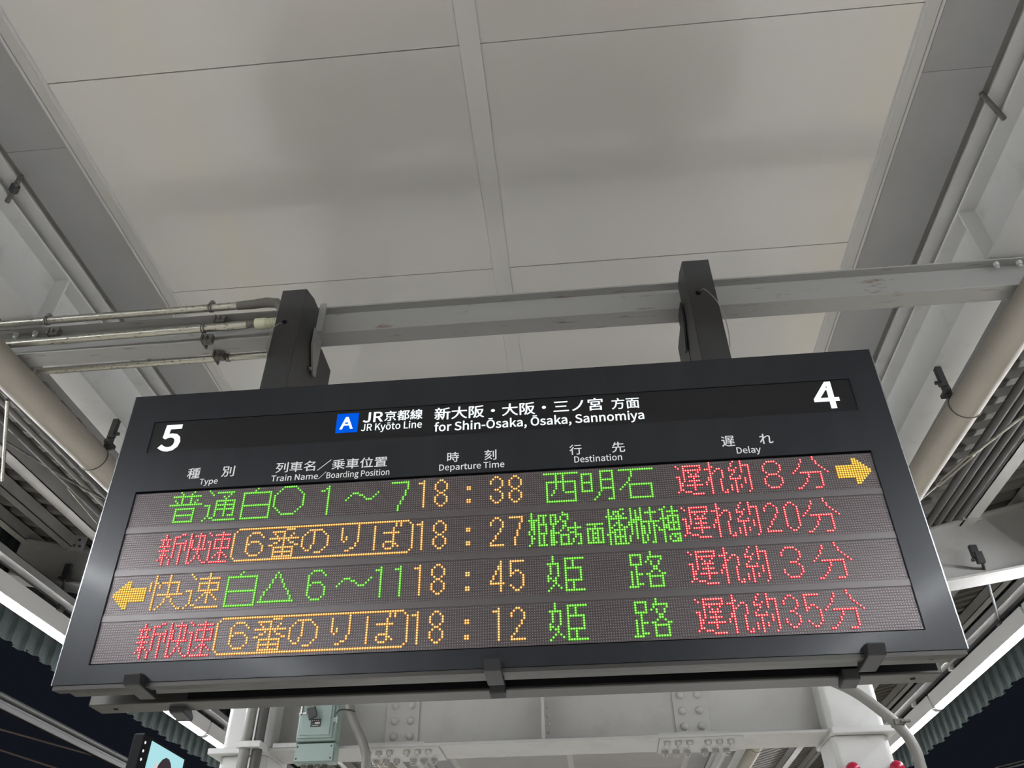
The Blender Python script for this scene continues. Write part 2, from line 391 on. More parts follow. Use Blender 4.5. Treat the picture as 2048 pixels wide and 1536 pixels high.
# outer arms that carry the roof
def arm(s, top, bot):
    a = empty('cantilever_beam', X(s * 3.3), YP, 2.4, 'grey cantilever beam rising outward under the %s roof plates' % SD[s], 'steel beam')
    def strip(name, lo, hi, y0, y1, m=STEELD):
        poly = [(r, z) for r, z in lo] + [(r, z) for r, z in reversed(hi)]
        MB().prism(poly, lambda p, t: (X(s * p[0]), y0 if t == 0 else y1, p[1])).build(name, m, a)
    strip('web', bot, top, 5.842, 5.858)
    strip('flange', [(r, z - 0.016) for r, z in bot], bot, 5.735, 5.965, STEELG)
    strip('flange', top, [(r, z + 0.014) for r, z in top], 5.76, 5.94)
    for r in (3.32, 3.86):
        zt = top[2][1] + (top[-1][1] - top[2][1]) * (r - top[2][0]) / (top[-1][0] - top[2][0])
        b = MB().box(X(s * (r - 0.04)), X(s * (r + 0.10)), 5.72, 5.728, zt - 0.02, zt + 0.14)
        b.build('purlin_cleat', STEELD, a)
        for q in ((0, 0.02), (0.05, 0.03), (0.02, 0.08)):
            b = MB(); dome(b, (X(s * (r + q[0])), 5.72, zt + q[1]), 0.012, 0.014, n=8); b.build('bolt', CHAR, a)
arm(1, [(2.26, 2.60), (2.45, 2.63), (3.08, 2.88), (4.6, 3.245)], [(2.26, 2.33), (3.0, 2.45), (3.61, 2.54), (4.6, 2.76)])
arm(-1, [(2.24, 2.60), (2.45, 2.63), (3.2, 2.91), (4.6, 3.245)], [(2.24, 2.50), (3.84, 2.78), (4.6, 2.92)])
# clamps with bracing rods on the arms
for s, pc, pe in ((1, (2.975, 5.80, 2.62), (3.61, 7.0, 2.588)), (-1, (-4.18, 5.80, 2.845), (-4.20, 5.80, 2.588))):
    r = empty('brace_rod', pc[0], pc[1], pc[2], 'thin dark rod hanging from a black clamp on the %s cantilever beam' % SD[s], 'brace rod')
    b = MB().box(pc[0] - 0.035, pc[0] + 0.02, 5.70, 5.735, pc[2] - 0.02, pc[2] + 0.08); b.box(pc[0] - 0.02, pc[0] + 0.035, 5.69, 5.73, pc[2] - 0.07, pc[2] + 0.02)
    b.box(pc[0] - 0.055, pc[0] - 0.03, 5.70, 5.72, pc[2] - 0.05, pc[2] - 0.03); b.build('clamp', CHAR, r, bevel=0.004)
    MB().tube([(pc[0] + 0.01, 5.70, pc[2] - 0.06), pe], 0.011, 8).build('rod', CHAR, r)
    MB().box(pe[0] - 0.03, pe[0] + 0.03, pe[1] - 0.03, pe[1] + 0.03, pe[2] - 0.03, pe[2] + 0.01).build('end_clamp', CHAR, r)
# turnbuckle rods in the roof plane
r = empty('turnbuckle_rod', 2.7, 4.5, 2.75, 'thin steel rod with an open turnbuckle crossing below the conduits on the right', 'brace rod')
a_, b_, c_ = Vector((2.30, 4.51, 2.56)), Vector((2.44, 4.28, 2.615)), Vector((3.15, 3.1, 2.80))
d_ = (b_ - a_).normalized(); off = Vector((0.008, 0.0, 0.018))
MB().tube([b_, c_ + (c_ - b_) * 0.5], 0.009, 8).build('rod', GALV, r)
bb = MB(); bb.tube([a_ + off, b_ + off], 0.007, 6); bb.tube([a_ - off, b_ - off], 0.007, 6); bb.tube([b_ - d_ * 0.02, b_ + d_ * 0.012], 0.013, 8); bb.tube([a_ - d_ * 0.02, a_ + d_ * 0.02], 0.013, 8); bb.build('turnbuckle', GALV, r)
MB().tube([a_ - d_ * 0.35, a_], 0.006, 8).build('rod', GALV, r)
for nm, lab, pts, rad, m in (
    ('hanging_rod', 'light grey upright rod beside the drain pipe at the far left', [(-3.18, 3.33, 2.76), (-3.58, 3.99, 2.65)], 0.011, GALV),
    ('roof_cable', 'slack grey cable crossing the roof plates on the left', [(-3.62, 3.9, 2.90), (-3.46, 4.09, 2.84), (-3.32, 4.19, 2.77), (-3.15, 4.43, 2.73), (-2.85, 4.9, 2.70)], 0.007, GALVD),
    ('brace_wire', 'thin pale wire running beside the slack cable on the left', [(-3.36, 4.30, 2.76), (-3.42, 4.80, 2.77), (-3.46, 5.3, 2.785)], 0.005, GALV),
    ('roof_wire', 'thin steel wire sloping to the purlin beyond the right cantilever beam', [(2.98, 6.2, 2.60), (2.2, 6.9, 2.62)], 0.006, GALV)):
    tag(MB().tube(pts, rad, 8).build(nm, m, smooth=True), lab, 'rod' if 'rod' in nm else 'cable')

# ------------------------------------------------------------------ fluorescent luminaires along both platform edges
def lamp(s, y0, label, cover=LAMP):
    L = 2.36
    g = empty('fluorescent_lamp', X(s * 3.98), y0, 2.34, label, 'lamp', 'strip lamps of the %s row' % SD[s])
    prof = [(3.905, 2.565), (3.93, 2.437), (4.024, 2.437), (4.05, 2.565)]
    MB().prism(prof, lambda p, t: (X(s * p[0]), y0 + (0 if t == 0 else L), p[1])).build('housing', HOUSE, g, bevel=0.004)
    prof = []
    for j in range(9):
        a = math.pi * j / 8; prof.append((3.977 - 0.043 * math.cos(a), 2.437 - 0.028 * math.sin(a)))
    MB().prism(prof, lambda p, t: (X(s * p[0]), y0 + (0.03 if t == 0 else L - 0.03), p[1])).build('tube_cover', cover, g, smooth=True)
    for yy in (y0, y0 + L - 0.03):
        MB().prism([(q[0] + (q[0] - 3.98) * 0.1, q[1] - 0.003) for q in prof], lambda p, t: (X(s * p[0]), yy + 0.03 * t, p[1])).build('end_cap', HOUSE, g)
for s in (-1, 1):
    for k in range(-10, 6):
        y0 = 6.62 + 2.4 * k
        w = {0: 'its near end hidden by the board', 1: 'beyond the joint', -1: 'the one nearest the camera in view', 2: 'just past the column', 3: 'far end of the row'}.get(k)
        lamp(s, y0, ('white strip lamp in the %s row, %s' % (SD[s], w)) if w else 'white strip lamp of the %s row overhead or far off, out of the picture' % SD[s])
    b = MB().box(X(s * 3.80), X(s * 3.88), YA, 18.6, 2.60, 2.66); b.box(X(s * 3.80), X(s * 4.0), YA, 18.6, 2.655, 2.66)
    rl = empty('lamp_rail', X(s * 3.84), 8, 2.57, 'grey steel rail along the top of the %s row of strip lamps' % SD[s], 'rail')
    b.build('rail_body', SOFFIT, rl)
    for k in range(-3, 14):
        MB().box(X(s * 3.882), X(s * 3.93), 1.0 + 1.2 * k, 1.04 + 1.2 * k, 2.567, 2.654).build('bracket', HOUSE, rl)

# ------------------------------------------------------------------ the departure board
T_ = math.radians(4.55868); K = 2.5
U = Vector((0, -math.sin(T_), math.cos(T_))); N = Vector((0, math.cos(T_), math.sin(T_)))
def SP(a, b, d=0.0):
    v = U * b + N * (K + d); return (a, v.y, v.z)
class SB(MB):                                   # boxes laid out on the tilted face: a across, b up, d inward
    def sbox(s, a0, a1, b0, b1, d0, d1):
        vs = [SP(a, b, d) for d in (d0, d1) for b in (b0, b1) for a in (a0, a1)]
        return s.add(vs, [(0, 1, 3, 2), (4, 6, 7, 5), (0, 4, 5, 1), (1, 5, 7, 3), (3, 7, 6, 2), (2, 6, 4, 0)])
A0, A1, B0, B1 = -1.700, 1.141, 0.628, 1.728
board = empty('departure_board', (A0 + A1) / 2, 2.6, 0.82, 'wide dark departure board with green, amber and red dot-matrix rows hanging from two posts', 'departure board')
DA0, DA1, DB0, DB1 = -1.594, 1.0365, 0.688, 1.3055
# housings (front and rear case joined above)
MB().prism([(2.478, 0.845), (2.570, 0.845), (2.570, 0.93), (2.62, 0.97), (2.62, 1.90), (2.395, 1.905)], lambda p, t: (A0 + 0.006 if t == 0 else A1 - 0.006, p[0], p[1])).build('front_case', CHAR, board)
MB().prism([(2.625, 0.97), (2.667, 0.93), (2.667, 0.826), (2.76, 0.826), (2.76, 0.86), (2.93, 1.90), (2.625, 1.90)], lambda p, t: (A0 + 0.002 if t == 0 else A1 + 0.0, p[0], p[1])).build('rear_case', UNDER, board, bevel=0.004)
MB().box(A0 + 0.012, A1 - 0.012, 2.482, 2.568, 0.826, 0.845).build('bottom_rail', UNDER, board, bevel=0.003)
# face frame with display opening and header recess
fr = SB()
fr.sbox(A0, DA0, B0, B1, 0, 0.035); fr.sbox(DA1, A1, B0, B1, 0, 0.035)
fr.sbox(DA0, DA1, B0, DB0, 0, 0.035); fr.sbox(DA0, DA1, DB1, 1.468, 0, 0.035); fr.sbox(DA0, DA1, 1.604, B1, 0, 0.035)
face = fr.build('face_frame', FRAME, board)
SB().sbox(A0 - 0.0015, A0 + 0.002, B0, B1, -0.001, 0.012).build('edge_strip', EDGE, board)
SB().sbox(A1 - 0.002, A1 + 0.0015, B0, B1, -0.001, 0.012).build('edge_strip', EDGE, board)
SB().sbox(A0 + 0.004, A1 - 0.004, B0 - 0.014, B0 - 0.001, 0.004, 0.05).build('bottom_lip', UNDER, board)
hp = SB().sbox(DA0 + 0.001, DA1 - 0.001, 1.469, 1.603, 0.0035, 0.02).build('header_panel', INSERT, board)
SB().sbox(DA0, DA1, DB0, DB1, 0.030, 0.036).build('display_back', BLACK, board)
for x, in ((-1.62,), (1.06,)):
    b = MB(); hexnut(b, (x, 2.52, 0.8245), 0.009, 0.003, n=8); b.build('screw', BLACK, board)
    b = MB(); hexnut(b, (x, 2.71, 0.8245), 0.009, 0.003, n=8); b.build('screw', BLACK, board)
MB().box(A0 + 0.35, A1 - 0.012, 2.6655, 2.6669, 0.836, 0.93).build('gap_shade', BLACK, board)  # black sheet painting the shade in the gap, left end kept lighter
# latches under the board
for x, y0, y1 in ((-1.415, 2.40, 2.535), (-0.276, 2.40, 2.53), (0.866, 2.40, 2.54), (-0.283, 2.62, 2.665), (0.845, 2.62, 2.70), (-1.40, 2.70, 2.79)):
    b = MB(); w = 0.027
    b.prism([(y0, 0.84), (y0 + 0.01, 0.806), (y1, 0.798), (y1 + 0.004, 0.812), (y1 - 0.02, 0.83), (y0 + 0.03, 0.845)], lambda p, t: (x - w if t == 0 else x + w, p[0], p[1]))
    b.build('latch', RUBBER, board, bevel=0.004)

# --- lettering
# outlines of the latin letters and figures: advance, contours
GL={',':(97,'26,-67 54,-49 71,-24 77,7 74,27 65,40 50,44 38,41 30,34 26,22 30,10 38,2 50,-1 54,0 49,-20 37,-36 19,-48'),
'-':(121,'16,86 106,86 106,110 16,110'),
'4':(194,'119,0 149,0 149,71 183,71 183,96 149,96 149,257 114,257 7,92 7,71 119,71/119,96 40,96 99,184 119,222 121,222 119,175'),
'5':(194,'92,-5 133,6 164,36 176,83 165,130 137,157 98,165 84,164 72,161 60,155 67,229 163,229 163,257 39,257 30,137 47,126 61,134 75,139 90,141 118,134 137,114 143,83 136,50 116,29 89,22 62,26 42,37 26,50 9,29 30,13 56,0'),
'A':(213,'1,0 34,0 59,78 153,78 177,0 211,0 124,257 88,257/67,104 79,144 105,230 106,230 132,144 145,104'),
'B':(230,'35,0 117,0 168,8 202,33 214,75 208,105 189,126 162,137 162,138 183,150 195,170 200,194 188,230 157,250 111,257 35,257/68,148 68,231 107,231 141,227 161,214 168,190 161,167 141,153 106,148/68,26 68,123 112,123 151,118 174,102 182,76 174,48 150,31 112,26'),
'D':(241,'35,0 101,0 166,15 206,60 220,129 206,199 166,242 99,257 35,257/68,27 68,230 97,230 147,219 177,184 187,129 177,74 147,39 97,27'),
'J':(187,'83,-5 124,6 147,35 154,75 154,257 121,257 121,78 117,47 103,29 80,24 63,27 48,36 35,53 12,36 30,14 54,0'),
'K':(226,'35,0 68,0 68,81 112,134 189,0 225,0 132,159 213,257 176,257 68,128 68,128 68,257 35,257'),
'L':(190,'35,0 180,0 180,28 68,28 68,257 35,257'),
'N':(253,'35,0 66,0 66,135 62,215 63,215 91,162 185,0 218,0 218,257 187,257 187,123 192,42 190,42 162,95 68,257 35,257'),
'P':(222,'35,0 68,0 68,102 110,102 160,111 192,137 204,181 192,226 159,250 109,257 35,257/68,129 68,230 104,230 142,226 165,211 172,181 165,151 143,134 106,129'),
'R':(222,'68,135 68,230 111,230 145,226 166,212 173,185 166,157 145,140 111,135/176,0 213,0 147,112 178,126 198,150 205,185 194,227 162,250 116,257 35,257 35,0 68,0 68,109 114,109'),
'S':(209,'106,-5 153,5 183,31 194,68 187,100 168,122 141,137 104,153 84,162 68,175 62,196 68,215 84,228 110,233 132,230 151,222 168,209 185,230 164,246 139,257 110,261 68,252 39,228 29,193 37,162 57,141 81,127 118,111 140,101 155,87 161,65 154,44 136,29 107,24 81,28 57,39 36,56 17,33 42,13 72,0'),
'T':(210,'89,0 121,0 121,229 199,229 199,257 11,257 11,229 89,229'),
'a':(197,'76,-5 99,-1 120,9 139,23 140,23 143,0 169,0 169,117 162,158 141,185 103,195 74,191 49,182 29,170 41,148 58,158 77,165 98,168 122,161 134,144 137,120 71,107 33,84 21,49 28,20 47,2/85,21 68,24 56,34 51,51 59,73 87,89 137,99 137,46 120,32 103,24'),
'd':(217,'97,-5 119,-1 138,9 155,22 156,22 159,0 185,0 185,279 153,279 153,206 154,173 138,185 121,192 101,195 60,183 30,148 19,95 28,41 55,7/104,22 76,31 58,56 51,95 59,133 79,159 106,168 122,166 137,160 153,148 153,48 137,34 121,25'),
'e':(194,'109,-5 133,-2 154,5 172,15 160,36 146,28 130,23 113,21 81,29 59,52 50,88 178,88 179,106 170,153 145,184 103,195 62,183 31,148 18,95 31,41 63,7/49,110 59,142 79,163 104,169 129,163 146,143 151,110'),
'f':(114,'12,164 37,164 37,0 69,0 69,164 110,164 110,190 69,190 69,220 72,241 81,253 96,258 118,252 125,277 115,280 104,282 93,283 62,276 43,254 37,221 37,190 12,188'),
'g':(197,'96,-88 147,-78 181,-54 193,-22 185,4 163,19 126,23 89,23 69,26 59,33 56,44 57,53 62,61 68,67 77,63 86,61 96,60 131,68 156,91 166,126 164,142 158,155 150,166 189,166 189,190 123,190 96,195 61,187 35,163 25,127 29,106 38,89 50,76 50,75 40,66 32,54 29,39 31,26 37,15 46,8 46,6 31,-6 21,-21 18,-37 28,-64 55,-82/96,82 76,87 61,103 56,127 61,151 76,166 96,172 117,166 131,151 137,127 131,103 116,87/101,-65 71,-61 52,-50 46,-32 48,-21 54,-10 65,0 90,-3 123,-3 144,-5 157,-13 161,-27 154,-46 133,-60'),
'h':(213,'32,0 64,0 64,138 82,154 98,164 116,167 137,162 149,145 152,116 152,0 184,0 184,120 178,161 159,186 126,195 102,191 81,179 63,163 64,202 64,279 32,279'),
'i':(96,'32,0 64,0 64,190 32,190/48,229 59,232 67,239 70,251 67,262 59,269 48,271 37,269 30,262 27,251 30,239 37,232'),
'k':(193,'32,0 64,0 64,50 99,92 155,0 190,0 118,113 181,190 146,190 65,90 64,90 64,279 32,279'),
'l':(99,'66,-5 84,-2 80,23 73,22 69,23 66,28 64,36 64,279 32,279 32,38 36,15 47,0'),
'm':(324,'32,0 64,0 64,138 81,154 97,164 112,167 132,162 144,145 147,116 147,0 179,0 179,138 196,154 212,164 227,167 247,162 259,145 263,116 263,0 294,0 294,120 288,161 269,186 237,195 215,190 194,178 174,159 164,178 146,191 121,195 100,191 80,179 62,162 62,162 58,190 32,190'),
'n':(214,'32,0 64,0 64,138 82,154 98,164 116,167 137,162 149,145 152,116 152,0 184,0 184,120 178,161 159,186 126,195 102,191 81,179 62,162 62,162 58,190 32,190'),
'o':(212,'106,-5 150,7 182,41 194,95 182,149 150,183 106,195 63,183 31,149 18,95 31,41 63,7/106,22 77,31 58,57 51,95 58,133 77,159 106,168 135,159 154,133 161,95 154,57 135,31'),
'p':(217,'32,-80 64,-80 64,-16 63,18 81,5 98,-2 116,-5 157,8 187,42 199,98 190,149 164,183 123,195 101,191 81,181 62,168 62,168 58,190 32,190/111,22 97,24 81,30 64,42 64,142 82,156 99,165 115,168 144,159 160,135 165,98 158,57 139,31'),
'r':(136,'32,0 64,0 64,122 79,148 95,162 112,166 131,163 137,191 116,195 96,190 78,176 62,155 62,155 58,190 32,190'),
's':(164,'82,-5 120,3 143,24 151,52 142,81 120,98 93,110 73,118 58,128 52,143 56,156 68,166 88,170 103,168 117,162 131,153 146,173 130,184 110,192 87,195 52,188 29,168 22,141 30,115 51,97 77,86 98,78 114,66 120,50 116,35 104,24 83,20 62,23 44,31 27,43 11,22 31,8 56,-1'),
't':(132,'92,-5 104,-4 116,-1 127,2 121,27 99,21 82,26 72,38 70,58 70,164 121,164 121,190 70,190 70,244 43,244 40,190 9,188 9,164 38,164 38,59 43,25 60,3'),
'u':(213,'88,-5 112,0 132,12 151,30 152,30 154,0 181,0 181,190 149,190 149,55 132,37 115,26 97,23 77,28 65,45 62,74 62,190 29,190 29,70 36,29 55,4'),
'y':(182,'35,-82 68,-73 91,-50 106,-16 178,190 147,190 112,85 97,31 95,31 76,85 38,190 5,190 81,0 77,-15 67,-36 53,-50 34,-56 19,-53 13,-78'),
'Ō':(260,'130,-5 187,12 225,58 239,129 225,200 187,245 130,261 73,245 34,200 20,129 34,58 73,12/130,24 90,37 63,73 54,129 63,185 90,220 130,233 170,220 197,185 206,129 197,73 170,37/77,288 182,288 182,310 77,310'),
'ō':(212,'106,-5 150,7 182,41 194,95 182,149 150,183 106,195 63,183 31,149 18,95 31,41 63,7/106,22 77,31 58,57 51,95 58,133 77,159 106,168 135,159 154,133 161,95 154,57 135,31/55,235 158,235 158,258 55,258'),
' ':(78,'')}
def letters(name, body, a0, b0, a1, b1, m, parent, off=0.0, ref=None, d=-0.0012):
    """fills a0..a1 across; b0 is the baseline when ref is given (b1 = top of ref), else the box b0..b1"""
    def mesh(txt, o):
        if all(ch in GL for ch in txt):
            cu = bpy.data.curves.new('t', 'CURVE'); cu.dimensions = '2D'; cu.fill_mode = 'BOTH'; cu.offset = o; x = 0
            for ch in txt:
                adv, cs = GL[ch]
                for ct in cs.split('/'):
                    if not ct: continue
                    P = [tuple(int(v) for v in p.split(',')) for p in ct.split()]
                    sp = cu.splines.new('POLY'); sp.points.add(len(P) - 1); sp.use_cyclic_u = True
                    for q, p in zip(sp.points, P): q.co = ((x + p[0]) * 0.0027, p[1] * 0.0027, 0, 1)
                x += adv
        else:
            cu = bpy.data.curves.new('t', 'FONT'); cu.body = txt; cu.size = 1; cu.offset = o; cu.resolution_u = 4
        ob = bpy.data.objects.new('t', cu); C.objects.link(ob)
        me = bpy.data.meshes.new_from_object(ob.evaluated_get(bpy.context.evaluated_depsgraph_get()))
        bpy.data.objects.remove(ob); bpy.data.curves.remove(cu); return me
    cjk = not all(ch in GL for ch in body)       # bold kanji: slightly shifted copies of the outline
    me = mesh(body, 0.0 if cjk else off); xs = [v.co.x for v in me.vertices]; ys = [v.co.y for v in me.vertices]
    sx = (a1 - a0) / (max(xs) - min(xs))
    if ref:
        rm = mesh(ref, off); top = max(v.co.y for v in rm.vertices); bpy.data.meshes.remove(rm)
        sy = (b1 - b0) / top; y0 = 0.0
    else: sy = (b1 - b0) / (max(ys) - min(ys)); y0 = min(ys)
    s = MB(); o = off * 0.95; mx = min(xs)
    for i, (ox, oy) in enumerate(((0, 0), (o, 0), (-o, 0), (0, o * 0.6), (0, -o * 0.6)) if cjk and off else ((0, 0),)):
        s.add([SP(a0 + (v.co.x - mx + ox) * sx, b0 + (v.co.y - y0 + oy) * sy, d - 0.00002 * i) for v in me.vertices], [tuple(p.vertices) for p in me.polygons])
    bpy.data.meshes.remove(me)
    return s.build(name, m, parent)
hd = 0.0023
letters('number', '5', -1.557, 1.4707, -1.472, 1.588, HEADW, board, 0.026, d=hd)
letters('number', '4', 0.893, 1.4828, 0.983, 1.5977, HEADW, board, 0.019, d=hd)
sq = SB().sbox(-0.870, -0.7862, 1.5062, 1.5894, 0.0022, 0.004).build('line_symbol', BLUE, board)
letters('lettering', 'A', -0.856, 1.5206, -0.804, 1.5741, HEADW, board, 0.016, d=0.0014)
letters('lettering', 'JR', -0.7695, 1.546, -0.6912, 1.589, HEADW, board, 0.02, ref='J', d=hd)
letters('lettering', '京都線', -0.6855, 1.5452, -0.5415, 1.590, HEADW, board, 0.018, d=hd)
letters('lettering', 'JR Kyōto Line', -0.7728, 1.5085, -0.5415, 1.5385, HEADW, board, 0.012, ref='L', d=hd)
letters('lettering', '新大阪・大阪・三ノ宮', -0.4945, 1.5362, 0.1345, 1.5897, HEADW, board, 0.018, d=hd)
letters('lettering', '方面', 0.1673, 1.5355, 0.2686, 1.583, HEADW, board, 0.014, d=hd)
letters('lettering', 'for Shin-Ōsaka, Ōsaka, Sannomiya', -0.4936, 1.4875, 0.2808, 1.5270, HEADW, board, 0.016, ref='f', d=hd)
for t, a0, b0, a1, b1, rf_ in (('種', -1.4105, 1.3471, -1.3626, 1.3900, None), ('別', -1.279, 1.3474, -1.232, 1.3900, None), ('Type', -1.357, 1.3211, -1.2882, 1.3435, 'T'),
        ('列車名／乗車位置', -1.0755, 1.3505, -0.6612, 1.3925, None), ('Train Name', -1.087, 1.3165, -0.9130, 1.3400, 'T'), ('／', -0.9115, 1.3150, -0.8840, 1.3440, None), ('Boarding Position', -0.8815, 1.3165, -0.650, 1.3400, 'B'),
        ('時', -0.4407, 1.3535, -0.3984, 1.3935, None), ('刻', -0.3050, 1.3533, -0.2622, 1.3945, None), ('Departure Time', -0.4690, 1.3212, -0.2336, 1.3455, 'T'),
        ('行', 0.0015, 1.3540, 0.0443, 1.3950, None), ('先', 0.1528, 1.3537, 0.1982, 1.3955, None), ('Destination', 0.0162, 1.3225, 0.1849, 1.3470, 'D'),
        ('遅', 0.5385, 1.3515, 0.5835, 1.3935, None), ('れ', 0.6709, 1.3535, 0.7164, 1.3935, None), ('Delay', 0.5845, 1.3213, 0.6678, 1.3455, 'D')):
    letters('lettering', t, a0, b0, a1, b1, PRINT, board, 0.010, ref=rf_, d=-0.0012)

